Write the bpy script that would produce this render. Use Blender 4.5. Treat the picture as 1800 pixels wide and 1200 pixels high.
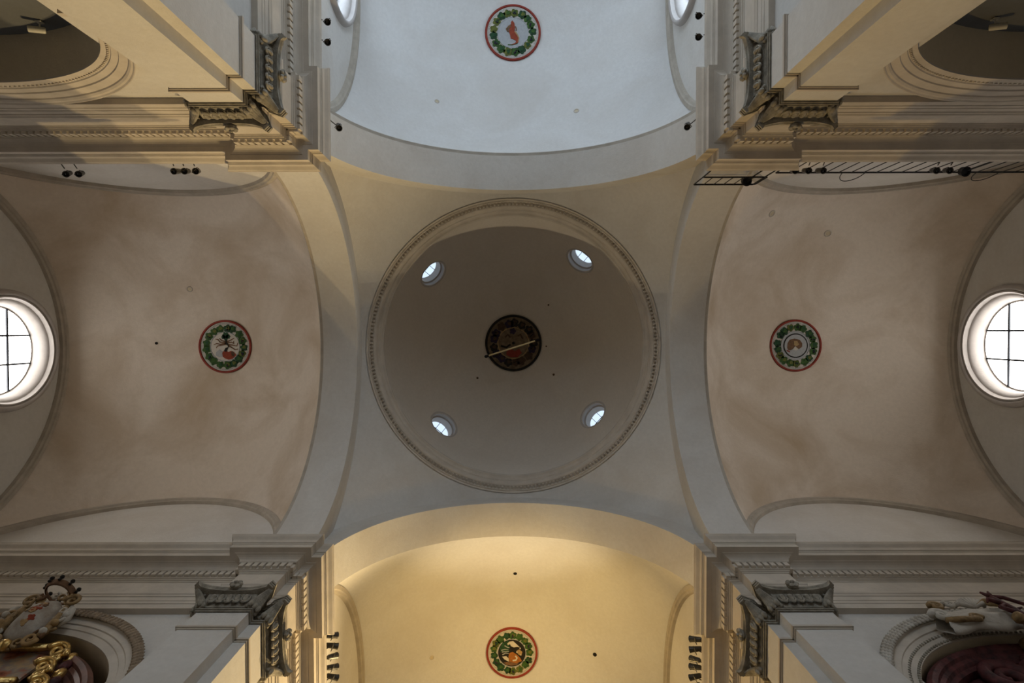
import bpy, bmesh, math, random
from mathutils import Vector, Matrix
random.seed(7)
PI = math.pi
for o in list(bpy.data.objects): bpy.data.objects.remove(o)
scene = bpy.context.scene
C = scene.collection
# world frame: +X = image right, +Y = image down, +Z = up; camera near the floor of a church crossing, looking straight up
# ---------------------------------------------------------------- camera
cam_data = bpy.data.cameras.new('camera'); cam = bpy.data.objects.new('camera', cam_data); C.objects.link(cam)
cam_data.sensor_width = 36.0; cam_data.lens = 20.0; cam_data.clip_end = 200; cam_data.clip_start = 0.05
TILT = math.atan(19.0/1000.0); ROLL = math.radians(0.1); LEAN = math.atan(2.5/1000.0)
fwd = Vector((-LEAN, math.sin(TILT), math.cos(TILT))).normalized()
right = Vector((1, 0, 0)); right = (right - fwd*right.dot(fwd)).normalized()
up = right.cross(fwd).normalized()                                   # image up (about -Y)
r2 = right*math.cos(ROLL) - up*math.sin(ROLL); u2 = r2.cross(fwd).normalized()
M4 = Matrix(((r2.x, u2.x, -fwd.x, 0.0), (r2.y, u2.y, -fwd.y, -0.56), (r2.z, u2.z, -fwd.z, 0.0), (0, 0, 0, 1)))
cam.matrix_world = M4
scene.camera = cam
# ---------------------------------------------------------------- world, exposure, light levels
w = bpy.data.worlds.new('world'); scene.world = w; w.use_nodes = True
w.node_tree.nodes['Background'].inputs[0].default_value = (0.62, 0.72, 0.85, 1)
w.node_tree.nodes['Background'].inputs[1].default_value = 0.6
vs = scene.view_settings
vs.view_transform = 'Standard'; vs.look = 'None'; vs.gamma = 1.0; vs.use_curve_mapping = False
vs.exposure = 0.0
DAY = (0.68, 0.83, 1.0); DAY_SIDE = (1.0, 0.95, 0.89)
E_SIDE, E_DOME, E_UPPER_OCULUS, E_UPPER_END = 10.0, 1.15, 7.8, 4.9
E_SIDE_LOW = 0.6
W_UP, W_FAR_LEFT, W_FAR_RIGHT, W_FAR_DOME = 280.0, 6600.0, 3200.0, 2300.0
WARM = (1.0, 0.66, 0.24); WARM_FAR = (1.0, 0.73, 0.36)

# ---------------------------------------------------------------- materials
def mat_plain(name, col, rough=0.9, metal=0.0, var=0.0, scale=3.0, bump=0.0, bscale=30.0, col2=None, spec=0.2):
    m = bpy.data.materials.new(name); m.use_nodes = True
    nt = m.node_tree; b = nt.nodes['Principled BSDF']
    b.inputs['Base Color'].default_value = (*col, 1); b.inputs['Roughness'].default_value = rough
    b.inputs['Metallic'].default_value = metal
    b.inputs['Specular IOR Level'].default_value = spec
    tc = nt.nodes.new('ShaderNodeTexCoord')
    if var > 0 or col2:
        n = nt.nodes.new('ShaderNodeTexNoise'); n.inputs['Scale'].default_value = scale; n.inputs['Detail'].default_value = 7
        n.inputs['Roughness'].default_value = 0.6
        nt.links.new(tc.outputs['Object'], n.inputs['Vector'])
        r = nt.nodes.new('ShaderNodeValToRGB')
        c2 = col2 or tuple(c*(1-var) for c in col)
        r.color_ramp.elements[0].position = 0.33; r.color_ramp.elements[0].color = (*c2, 1)
        r.color_ramp.elements[1].position = 0.67; r.color_ramp.elements[1].color = (*col, 1)
        nt.links.new(n.outputs['Fac'], r.inputs['Fac']); nt.links.new(r.outputs['Color'], b.inputs['Base Color'])
    if bump > 0:
        n2 = nt.nodes.new('ShaderNodeTexNoise'); n2.inputs['Scale'].default_value = bscale; n2.inputs['Detail'].default_value = 5
        nt.links.new(tc.outputs['Object'], n2.inputs['Vector'])
        bp = nt.nodes.new('ShaderNodeBump'); bp.inputs['Strength'].default_value = bump; bp.inputs['Distance'].default_value = 0.02
        nt.links.new(n2.outputs['Fac'], bp.inputs['Height']); nt.links.new(bp.outputs['Normal'], b.inputs['Normal'])
    return m
def mat_plaster(name, col, stain, amount=0.6, scale=0.55):
    """lime plaster: a fine mottle and large irregular smoke and damp stains"""
    m = mat_plain(name, col, 0.92, 0, 0.07, 9.0, 0.25, 22.0, spec=0.1)
    nt = m.node_tree; b = nt.nodes['Principled BSDF']
    tc = nt.nodes['Texture Coordinate']
    src = b.inputs['Base Color'].links[0].from_socket
    n = nt.nodes.new('ShaderNodeTexNoise'); n.inputs['Scale'].default_value = scale; n.inputs['Detail'].default_value = 8
    n.inputs['Roughness'].default_value = 0.58; n.inputs['Distortion'].default_value = 0.6
    nt.links.new(tc.outputs['Object'], n.inputs['Vector'])
    r = nt.nodes.new('ShaderNodeMapRange'); r.inputs['From Min'].default_value = 0.42; r.inputs['From Max'].default_value = 0.78
    r.inputs['To Max'].default_value = amount
    nt.links.new(n.outputs['Fac'], r.inputs['Value'])
    mx = nt.nodes.new('ShaderNodeMix'); mx.data_type = 'RGBA'
    nt.links.new(r.outputs['Result'], mx.inputs['Factor']); nt.links.new(src, mx.inputs['A'])
    mx.inputs['B'].default_value = (*stain, 1)
    nt.links.new(mx.outputs['Result'], b.inputs['Base Color'])
    return m
def mat_emit(name, col, strength):
    m = bpy.data.materials.new(name); m.use_nodes = True
    nt = m.node_tree; nt.nodes.remove(nt.nodes['Principled BSDF'])
    e = nt.nodes.new('ShaderNodeEmission'); e.inputs[0].default_value = (*col, 1); e.inputs[1].default_value = strength
    nt.links.new(e.outputs[0], nt.nodes['Material Output'].inputs[0])
    return m
P = {}
P['plaster'] = mat_plaster('plaster', (0.62, 0.60, 0.56), (0.40, 0.34, 0.27), 0.35)
P['lunette'] = mat_plaster('lunette_plaster', (0.68, 0.655, 0.615), (0.48, 0.43, 0.36), 0.45)
P['vault'] = mat_plaster('vault_plaster', (0.74, 0.655, 0.56), (0.42, 0.31, 0.19), 0.85, 0.33)
P['vault_pale'] = mat_plaster('vault_plaster_pale', (0.66, 0.65, 0.63), (0.52, 0.48, 0.43), 0.5, 0.4)
P['dome'] = mat_plaster('dome_plaster', (0.66, 0.60, 0.52), (0.56, 0.49, 0.41), 0.5, 0.5)
P['stucco'] = mat_plain('stucco_moulding', (0.57, 0.51, 0.43), 0.85, 0, 0.18, 2.0, 0.15, 14)
P['rib'] = mat_plain('darker_rib', (0.48, 0.43, 0.36), 0.9, 0, 0.2, 3.0, 0.2, 14)  # darker stucco for the ribs; on the fillets it paints shade
P['stone'] = mat_plain('grey_stone', (0.36, 0.33, 0.27), 0.85, 0, 0.45, 7.0, 0.6, 25)
P['niche'] = mat_plaster('niche_plaster', (0.58, 0.50, 0.36), (0.44, 0.36, 0.24), 0.5)
P['nicheback'] = mat_plaster('niche_back_shaded', (0.145, 0.15, 0.152), (0.11, 0.11, 0.108), 0.5)  # dark grey puts the unlit niche back's shade into its colour
P['floor'] = mat_plain('stone_floor', (0.34, 0.31, 0.27), 0.7, 0, 0.2, 1.0)
P['iron'] = mat_plain('black_iron', (0.02, 0.02, 0.022), 0.5, 0.3, 0.3, 20)
P['lamp'] = mat_plain('dark_grey_metal', (0.09, 0.085, 0.075), 0.45, 0.5, 0.3, 20)
P['lampw'] = mat_plain('white_enamel', (0.62, 0.60, 0.52), 0.4, 0.0, 0.1, 10)
P['lens'] = mat_plain('dark_lens_glass', (0.015, 0.013, 0.012), 0.12, 0.0, 0.2, 30, spec=0.5)
P['brass'] = mat_plain('brass', (0.72, 0.58, 0.32), 0.35, 0.4, 0.1, 8)
P['gold'] = mat_plain('gilding', (0.78, 0.54, 0.20), 0.28, 0.9, 0.35, 9, 0.4, 18)
P['ochre'] = mat_plain('ochre_gilt', (0.34, 0.23, 0.11), 0.55, 0.3, 0.5, 10, 0.5, 20)
P['redmarble'] = mat_plain('dark_red_marble', (0.14, 0.04, 0.04), 0.6, 0, 0, 5.0, 0.5, 14, col2=(0.03, 0.014, 0.015), spec=0.25)
P['brownmarble'] = mat_plain('brown_marble', (0.22, 0.10, 0.07), 0.35, 0, 0, 3.0, 0.1, 12, col2=(0.10, 0.05, 0.04), spec=0.4)
P['whitestone'] = mat_plain('pale_carved_stone', (0.55, 0.52, 0.46), 0.6, 0, 0, 3.0, 0.4, 16, col2=(0.40, 0.36, 0.30))
P['shieldpaint'] = mat_plain('worn_shield_paint', (0.46, 0.43, 0.38), 0.6, 0, 0, 4.0, 0.4, 14, col2=(0.27, 0.22, 0.17))
P['painting'] = mat_plain('cloud_painting', (0.50, 0.30, 0.18), 0.5, 0, 0, 2.4, 0, 1, col2=(0.16, 0.05, 0.03))
_cr = next(n for n in P['painting'].node_tree.nodes if n.type == 'VALTORGB').color_ramp
for _p, _c in ((.42, (.38, .14, .08)), (.50, (.30, .26, .22)), (.58, (.52, .36, .20))): _cr.elements.new(_p).color = (*_c, 1)
P['cream'] = mat_plain('cream_paint', (0.58, 0.54, 0.47), 0.8, 0, 0.12, 12)
P['red'] = mat_plain('red_paint', (0.27, 0.045, 0.03), 0.8, 0, 0.25, 6)
P['foxred'] = mat_plain('rust_red_paint', (0.30, 0.06, 0.03), 0.8, 0, 0.3, 9)
P['green1'] = mat_plain('dark_green_paint', (0.025, 0.085, 0.035), 0.75, 0, 0, 8, 0, 1, col2=(0.015, 0.03, 0.015))
P['green2'] = mat_plain('leaf_green_paint', (0.06, 0.13, 0.03), 0.75, 0, 0, 8, 0, 1, col2=(0.02, 0.05, 0.015))
P['green3'] = mat_plain('olive_paint', (0.16, 0.17, 0.035), 0.75, 0, 0, 8, 0, 1, col2=(0.05, 0.07, 0.02))
P['grape'] = mat_plain('dark_violet_paint', (0.03, 0.02, 0.045), 0.7, 0, 0.2, 8)
P['greypaint'] = mat_plain('pale_grey_paint', (0.40, 0.41, 0.42), 0.8, 0, 0.15, 10)
P['black'] = mat_plain('black_paint', (0.02, 0.018, 0.015), 0.8, 0, 0.2, 8)
P['brownpaint'] = mat_plain('brown_paint', (0.20, 0.11, 0.06), 0.8, 0, 0.4, 9)
P['tan'] = mat_plain('tan_paint', (0.42, 0.28, 0.13), 0.8, 0, 0.3, 9)
P['orange'] = mat_plain('orange_paint', (0.38, 0.14, 0.03), 0.8, 0, 0.3, 9)
P['darkbrown'] = mat_plain('dark_brown_paint', (0.085, 0.05, 0.03), 0.8, 0, 0.4, 8)
P['domefield'] = mat_plain('dull_brown_paint', (0.22, 0.16, 0.10), 0.8, 0, 0.5, 5)  # dark brown for the dome medallion
P['garland'] = mat_plain('brown_garland', (0.33, 0.25, 0.17), 0.8, 0, 0.4, 9, 0.3, 20)
P['lead'] = mat_plain('lead_bars', (0.035, 0.04, 0.05), 0.5, 0.4, 0.2, 12)
P['frame'] = mat_plain('window_stucco', (0.50, 0.465, 0.44), 0.8, 0, 0.12, 3, 0.2, 16)

# ---------------------------------------------------------------- mesh helpers
class MB:
    def __init__(s): s.v = []; s.f = []
    def add(s, vs, fs):
        n = len(s.v); s.v += [tuple(p) for p in vs]; s.f += [tuple(i+n for i in f) for f in fs]; return s
    def grid(s, rows, close=False, loop=False):
        """rows: list of equally long point lists; close joins each row's ends, loop joins last row to first"""
        n = len(rows[0]); m = len(rows); base = len(s.v)
        for r in rows: s.v += [tuple(p) for p in r]
        for i in range(m if loop else m-1):
            for j in range(n if close else n-1):
                a = base+i*n+j; b = base+i*n+(j+1) % n; i2 = (i+1) % m
                s.f.append((a, b, base+i2*n+(j+1) % n, base+i2*n+j))
        return s
    def box(s, c, d, rot=None):
        vs = []
        for x in (-.5, .5):
            for y in (-.5, .5):
                for z in (-.5, .5):
                    p = Vector((x*d[0], y*d[1], z*d[2]))
                    if rot is not None: p = rot @ p
                    vs.append((c[0]+p.x, c[1]+p.y, c[2]+p.z))
        return s.add(vs, [(0, 1, 3, 2), (4, 6, 7, 5), (0, 4, 5, 1), (2, 3, 7, 6), (0, 2, 6, 4), (1, 5, 7, 3)])
    def tube(s, pts, rad, n=8, cap=True, squash=None):
        pts = [Vector(p) for p in pts]; m = len(pts)
        rads = rad if isinstance(rad, (list, tuple)) else [rad]*m
        rows = []; ref = None
        for i, p in enumerate(pts):
            t = (pts[min(i+1, m-1)] - pts[max(i-1, 0)]).normalized()
            if ref is None:
                ref = Vector((0, 0, 1)) if abs(t.z) < .9 else Vector((1, 0, 0))
            a = (ref - t*ref.dot(t)).normalized(); b = t.cross(a); ref = a
            k = squash or 1.0
            rows.append([p + (a*math.cos(2*PI*j/n) + b*math.sin(2*PI*j/n)*k)*rads[i] for j in range(n)])
        base = len(s.v); s.grid(rows, close=True)
        if cap:
            s.f.append(tuple(base+j for j in range(n))[::-1]); s.f.append(tuple(base+(m-1)*n+j for j in range(n)))
        return s
    def lathe(s, prof, axis_o, ax, n=32, cap=False):
        """prof: (radius, height along ax)"""
        ax = Vector(ax).normalized(); o = Vector(axis_o)
        a = ax.orthogonal().normalized(); b = ax.cross(a)
        rows = [[o + ax*h + (a*math.cos(2*PI*j/n)+b*math.sin(2*PI*j/n))*r for j in range(n)] for r, h in prof]
        base = len(s.v); s.grid(rows, close=True)
        if cap:
            s.f.append(tuple(base+j for j in range(n))[::-1]); k = base+(len(prof)-1)*n; s.f.append(tuple(k+j for j in range(n)))
        return s
    def prism(s, poly, fn, t0, t1):
        """extrude a 2-D outline: fn(x, y, t) gives the point"""
        n = len(poly); base = len(s.v)
        s.v += [tuple(fn(x, y, t0)) for x, y in poly] + [tuple(fn(x, y, t1)) for x, y in poly]
        s.f.append(tuple(base+i for i in range(n))[::-1]); s.f.append(tuple(base+n+i for i in range(n)))
        for i in range(n): s.f.append((base+i, base+(i+1) % n, base+n+(i+1) % n, base+n+i))
        return s
    def ball(s, c, r, n=8, m=5, sc=(1, 1, 1)):
        rows = []
        for i in range(m+1):
            a = -PI/2+PI*i/m
            rows.append([(c[0]+r*sc[0]*math.cos(a)*math.cos(2*PI*j/n), c[1]+r*sc[1]*math.cos(a)*math.sin(2*PI*j/n), c[2]+r*sc[2]*math.sin(a)) for j in range(n)])
        return s.grid(rows, close=True)
    def mesh(s, name, smooth=False, weld=0.0, angle=None):
        me = bpy.data.meshes.new(name)
        me.from_pydata(s.v, [], s.f)
        bm = bmesh.new(); bm.from_mesh(me)
        if weld: bmesh.ops.remove_doubles(bm, verts=bm.verts, dist=weld)
        bmesh.ops.recalc_face_normals(bm, faces=bm.faces)
        if smooth:
            for f in bm.faces: f.smooth = True
            if angle:
                for e in bm.edges:
                    if len(e.link_faces) == 2 and e.calc_face_angle(0) > angle: e.smooth = False
        bm.to_mesh(me); bm.free()
        return me
    def build(s, name, mat, parent=None, smooth=False, weld=0.0, angle=None):
        me = s.mesh(name, smooth, weld, angle); me.materials.append(P[mat] if isinstance(mat, str) else mat)
        o = bpy.data.objects.new(name, me); C.objects.link(o)
        if parent is not None: o.parent = parent
        return o
def tag(o, label, cat, group=None, kind=None):
    if label: o['label'] = label
    if cat: o['category'] = cat
    if group: o['group'] = group
    if kind: o['kind'] = kind
    return o
def struct(o, label):
    o['kind'] = 'structure'; o['label'] = label; return o
def thing(name, loc, label, cat, group=None):
    o = bpy.data.objects.new(name, None); o.location = loc; C.objects.link(o); o.empty_display_size = .2
    return tag(o, label, cat, group)
def child_copy(src, parent, matrix=None):
    o = src.copy(); C.objects.link(o); o.parent = parent
    if matrix is not None: o.matrix_local = matrix
    return o
def lin(a, b, n): return [a+(b-a)*i/(n-1) for i in range(n)]
def ring_patch(mb, fn, s0, s1, t0, t1, cs, ct, rad, ns, nt, nr=4):
    """rectangle s0..s1 x t0..t1 with a round hole, as rings from rectangle edge (ns and nt steps a side) to the hole"""
    outer = [(s, t0) for s in lin(s0, s1, ns+1)[:-1]] + [(s1, t) for t in lin(t0, t1, nt+1)[:-1]] + \
            [(s, t1) for s in lin(s1, s0, ns+1)[:-1]] + [(s0, t) for t in lin(t1, t0, nt+1)[:-1]]
    rows = []
    for k in range(nr+1):
        q = k/nr; row = []
        for (s, t) in outer:
            a = math.atan2(t-ct, s-cs); hx, hy = cs+rad*math.cos(a), ct+rad*math.sin(a)
            row.append(fn(s+(hx-s)*q, t+(hy-t)*q))
        rows.append(row)
    mb.grid(rows, close=True)

# ---------------------------------------------------------------- proportions (metres above the lens)
FL = -1.6                                # floor
ZT, ZA = 13.87, 11.75                    # cornice top, architrave bottom
F, EN, G = 5.02, 5.26, 6.30              # pilaster front, notch, outer end
WF, WP = 5.22, 5.35                      # wall frieze plane, wall plane under the architrave
LU = 5.32                                # lunette wall plane
ZS = 14.15                               # springing of the great arches
AR, A1, A2 = 5.05, 5.28, 6.42            # great arch radius, crossing face, arm face
ARM = {'left': (10.9, 4.48), 'right': (10.7, 4.28), 'upper': (11.67, 5.25), 'lower': (11.67, 5.25)}
def arm_end(n): return ARM[n][0]+ARM[n][1]
VH = 7.35                                # rise of the sail vaults
def armfn(n):
    """local (along, across, z) of an arm -> world"""
    return {'left': lambda s, t, z: (-s, t, z), 'right': lambda s, t, z: (s, t, z),
            'upper': lambda s, t, z: (t, -s, z), 'lower': lambda s, t, z: (t, s, z)}[n]

# ---------------------------------------------------------------- floor
struct(MB().grid([[(-17, -19, FL), (17, -19, FL)], [(-17, 19, FL), (17, 19, FL)]]).build('floor', 'floor'), 'pale grey stone church floor')

# ---------------------------------------------------------------- sail vaults over the four arms
def vault(n):
    c, L = ARM[n]; fn = armfn(n); W = LU; k = .5
    p, q = L/math.sqrt(k), W/math.sqrt(1-k)
    N = 56
    def sm(i): x = -1+2*i/N; return math.sin(x*PI/2)*.6+x*.4
    rows = []
    for i in range(N+1):
        s = L*sm(i); row = []
        for j in range(N+1):
            t = W*sm(j)
            row.append(fn(c+s, t, ZS+VH*math.sqrt(max(0, 1-(s/p)**2-(t/q)**2))))
        rows.append(row)
    o = MB().grid(rows).build('ceiling_vault_'+n, 'vault' if n in ('left', 'right') else 'vault_pale', smooth=True)
    return struct(o, {'left': 'brownish plaster sail vault over the left arm', 'right': 'brownish plaster sail vault over the right arm',
                      'upper': 'cool pale plaster sail vault over the upper arm', 'lower': 'plaster sail vault over the lower arm lit yellow'}[n])
for n in ARM: vault(n)
def side_arch(n, s):
    """height of the vault where it meets the side wall"""
    c, L = ARM[n]; p = L/math.sqrt(.5)
    return ZS+VH*math.sqrt(max(0, .5-((s-c)/p)**2))

# ---------------------------------------------------------------- lunette walls, end walls, window openings
OC_R, GL_R = 1.62, 1.36                   # wall opening and glass radius of the big round windows
side_oculus = {'upper': (11.8, 17.45)}
end_oculus = {'left': (0.02, 17.25), 'right': (-0.08, 17.25)}
for n in ARM:
    c, L = ARM[n]; e = arm_end(n); fn = armfn(n)
    for sg, sn in ((-1, 'a'), (1, 'b')):
        mb = MB()
        f2 = lambda s, z: fn(s, sg*LU, z)
        if n in side_oculus:
            oc, oz = side_oculus[n]
            mb.grid([[f2(6.3, ZT-.3), f2(oc-2.2, ZT-.3)], [f2(6.3, 20.4), f2(oc-2.2, 20.4)]])
            mb.grid([[f2(oc+2.2, ZT-.3), f2(e+.1, ZT-.3)], [f2(oc+2.2, 20.4), f2(e+.1, 20.4)]])
            ring_patch(mb, f2, oc-2.2, oc+2.2, ZT-.3, 20.4, oc, oz, OC_R, 12, 12)
        else:
            mb.grid([[f2(6.3, ZT-.3), f2(e+.1, ZT-.3)], [f2(6.3, 20.4), f2(e+.1, 20.4)]])
        side = {('left', -1): 'left_arm_top', ('left', 1): 'left_arm_bottom', ('right', -1): 'right_arm_top', ('right', 1): 'right_arm_bottom',
                ('upper', -1): 'upper_arm_left', ('upper', 1): 'upper_arm_right', ('lower', -1): 'lower_arm_left', ('lower', 1): 'lower_arm_right'}[(n, sg)]
        wl = struct(mb.build('wall_'+side, 'lunette'), 'plaster lunette wall above the cornice of the '+side.replace('_', ' ').replace(' top', ', top side').replace(' bottom', ', bottom side'))
        # hollow rib that follows the lunette curve
        rows = []
        ss = [c+L*math.sin(x) for x in lin(-PI/2*.985, PI/2*.985, 49)]
        for i, s in enumerate(ss):
            z = side_arch(n, s)
            ds = .01; z1, z0 = side_arch(n, min(s+ds, c+L)), side_arch(n, max(s-ds, c-L))
            nx, nz = -(z1-z0), 2*ds; ln = math.hypot(nx, nz); nx /= ln; nz /= ln
            pr = [(.12, .16), (.0, .16), (-.03, .12), (-.09, .10), (-.115, .0)]
            rows.append([fn(s+nx*h, sg*(LU-d), z+nz*h) for h, d in pr])
        MB().grid(rows).build('rib', 'rib', wl, smooth=True, angle=.6)
    # end wall
    mb = MB(); f3 = lambda t, z: fn(e, t, z)
    if n in end_oculus:
        oy, oz = end_oculus[n]
        ring_patch(mb, f3, -LU-.1, LU+.1, 14.6, 20.4, oy, oz, OC_R, 20, 12, 6)
        for t0, t1, z0, z1 in ((-LU-.6, -2.6, FL, 14.6), (2.6, LU+.6, FL, 14.6), (-2.6, 2.6, FL, 3.0), (-2.6, 2.6, 12.5, 14.6)):
            mb.grid([[f3(t0, z0), f3(t1, z0)], [f3(t0, z1), f3(t1, z1)]])
    elif n == 'lower':
        mb.grid([[f3(-6, FL), f3(6, FL)], [f3(-6, 20.4), f3(6, 20.4)]])
    else:                                        # opening for the added tall window in the far end wall
        mb.grid([[f3(-6, FL), f3(-2.6, FL)], [f3(-6, 20.4), f3(-2.6, 20.4)]])
        mb.grid([[f3(2.6, FL), f3(6, FL)], [f3(2.6, 20.4), f3(6, 20.4)]])
        mb.grid([[f3(-2.6, FL), f3(2.6, FL)], [f3(-2.6, 4.0), f3(2.6, 4.0)]])
        mb.grid([[f3(-2.6, 16.5), f3(2.6, 16.5)], [f3(-2.6, 20.4), f3(2.6, 20.4)]])
    we = struct(mb.build('wall_%s_end' % n, 'plaster'), 'plaster end wall of the %s arm' % n)
    rows = []
    for a in lin(.02, PI-.02, 49):                # hollow rib along the end wall's curve
        t, z = LU*math.cos(a), 5.2*math.sin(a)
        ln = math.hypot(math.cos(a)/LU, math.sin(a)/5.2); nx, nz = math.cos(a)/LU/ln, math.sin(a)/5.2/ln
        rows.append([fn(e-d, t+nx*h, ZS+z+nz*h) for h, d in [(.12, .16), (.0, .16), (-.03, .12), (-.10, .10), (-.13, .0)]])
    MB().grid(rows).build('rib', 'rib', we, smooth=True, angle=.6)

# ---------------------------------------------------------------- windows
wcount = [0]
def round_window(o, ax, upv, strength, label, r_out, r_open, r_glass, depth, simple=False, col=None):
    """o: centre on the wall face, ax: outward axis (into the wall), upv: window's up"""
    wcount[0] += 1
    ax = Vector(ax).normalized(); upv = Vector(upv).normalized(); sv = upv.cross(ax).normalized(); o = Vector(o)
    root = bpy.data.objects.new('window_%d' % wcount[0], None); C.objects.link(root); root.location = o
    struct(root, label); inv = Matrix.Translation(-o)
    def put(mb, name, mat, **k):
        ob = mb.build(name, mat, root, **k); ob.data.transform(inv); return ob
    if simple:
        prof = [(r_out, -.01), (r_out-.02, -.05), (r_open+.03, -.05), (r_open, 0), (r_open, depth*.35), (r_open-.06, depth*.4), (r_open-.07, depth*.85), (r_glass, depth)]
    else:
        prof = [(r_out, .02)] + [(r_out-.02-.10*(1-math.cos(a)), -.03-.13*math.sin(a)) for a in lin(.0, PI*.75, 6)] + \
               [(r_open+.055, -.05), (r_open+.05, -.10), (r_open, -.11), (r_open-.02, -.06)] + \
               [(r_open-.03-(r_open-r_glass-.06)*math.sin(a), depth*(1-math.cos(a))) for a in lin(.1, PI/2, 9)] + [(r_glass, depth), (r_glass-.02, depth)]
    put(MB().lathe(prof, o, ax, 96), 'window_frame', 'frame', smooth=True, angle=.7)
    g = o+ax*depth
    rg = r_glass; cols = 3
    w3 = 2*rg/cols
    pm = mat_emit('daylight_pane_%d' % wcount[0], col or DAY, strength)
    xs = [-rg, -w3/2, w3/2, rg]
    if simple: ys = [-rg, 0, rg]
    else: ys = [-rg, -w3/2, w3/2, rg]
    def clip(x0, x1, y0, y1):
        out = []
        n = 10
        for (ax0, ay0, bx0, by0) in ((x0, y0, x1, y0), (x1, y0, x1, y1), (x1, y1, x0, y1), (x0, y1, x0, y0)):
            for i in range(n):
                x, y = ax0+(bx0-ax0)*i/n, ay0+(by0-ay0)*i/n
                out.append((x, y))
        # pull points outside the circle to its edge along the line to the cell's innermost point
        ix = min(max(0, x0), x1); iy = min(max(0, y0), y1); res = []
        for x, y in out:
            if math.hypot(x, y) > rg:
                lo, hi = 0, 1
                for _ in range(24):
                    m_ = (lo+hi)/2
                    if math.hypot(ix+(x-ix)*m_, iy+(y-iy)*m_) > rg: hi = m_
                    else: lo = m_
                x, y = ix+(x-ix)*lo, iy+(y-iy)*lo
            if not res or math.hypot(x-res[-1][0], y-res[-1][1]) > 1e-4: res.append((x, y))
        return res
    for i in range(len(xs)-1):
        for j in range(len(ys)-1):
            poly = clip(xs[i]+.004, xs[i+1]-.004, ys[j]+.004, ys[j+1]-.004)
            if len(poly) < 3: continue
            put(MB().prism(poly, lambda x, y, t: g+sv*x+upv*y+ax*t, .01, .02), 'pane', pm)
    br = .055 if not simple else .02
    for x in xs[1:-1]:
        h = math.sqrt(rg*rg-x*x); put(MB().box(g+sv*x+ax*.0, (br, br, 2*h), Matrix((sv, ax, upv)).transposed()), 'glazing_bar', 'lead')
    for y in ys[1:-1]:
        h = math.sqrt(rg*rg-y*y); put(MB().box(g+upv*y+ax*-.003, (2*h, br, br), Matrix((sv, ax, upv)).transposed()), 'glazing_bar', 'lead')
    return root
eL, eR = arm_end('left'), arm_end('right')
round_window((-eL, .02, 17.25), (-1, 0, 0), (0, 0, 1), E_SIDE, 'big round window with leaded panes at the left edge', 1.88, OC_R, GL_R, .42, col=DAY_SIDE)
round_window((eR, -.08, 17.25), (1, 0, 0), (0, 0, 1), E_SIDE, 'big round window with leaded panes at the right edge', 1.88, OC_R, GL_R, .42, col=DAY_SIDE)
round_window((-LU, -11.8, 17.45), (-1, 0, 0), (0, 0, 1), E_UPPER_OCULUS, 'round window cut by the top edge, left wall of the pale arm', 1.80, OC_R, GL_R, .42)
round_window((LU, -11.8, 17.45), (1, 0, 0), (0, 0, 1), E_UPPER_OCULUS, 'round window cut by the top edge, right wall of the pale arm', 1.80, OC_R, GL_R, .42)
def added_tall_window(n, strength, col, label, zb=4.0, zt=16.5):  # out of view, added to bring more daylight into the arms
    wcount[0] += 1; fn = armfn(n); e = arm_end(n)
    root = bpy.data.objects.new('window_%d' % wcount[0], None); C.objects.link(root); struct(root, label)
    pm = mat_emit('added_window_pane_%d' % wcount[0], col, strength)
    for t in lin(-2.6, 2.6, 5)[:-1]:
        for z in lin(zb, zt, 9)[:-1]:
            hz = (zt-zb)/8; MB().box(fn(e+.3, t+.65, z+hz/2), (1.26, .02, hz-.03) if n == 'upper' else (.02, 1.26, hz-.03)).build('pane', pm, root)
    def bx(mb, a, b, zc, along, deep, hgt):
        mb.box(fn(a, b, zc), (along, deep, hgt) if n == 'upper' else (deep, along, hgt))
    zm, zh = (zb+zt)/2, zt-zb; mb = MB()
    for t in lin(-2.6, 2.6, 5): bx(mb, e+.27, t, zm, .06, .06, zh)
    for z in lin(zb, zt, 9): bx(mb, e+.27, 0, z, 5.2, .06, .05)
    mb.build('glazing_bars', 'lead', root)
    mb = MB()
    for sg in (-1, 1): bx(mb, e+.15, sg*2.66, zm, .12, .4, zh+.2)
    for z in (zb-.06, zt+.06): bx(mb, e+.15, 0, z, 5.4, .4, .12)
    mb.build('window_frame', 'frame', root)
added_tall_window('upper', E_UPPER_END, DAY, 'added unseen tall leaded window in the far wall of the upper arm')
added_tall_window('left', E_SIDE_LOW, DAY_SIDE, 'added unseen tall leaded window low in the end wall of the left arm', 3.0, 12.5)
added_tall_window('right', E_SIDE_LOW, DAY_SIDE, 'added unseen tall leaded window low in the end wall of the right arm', 3.0, 12.5)

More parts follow.
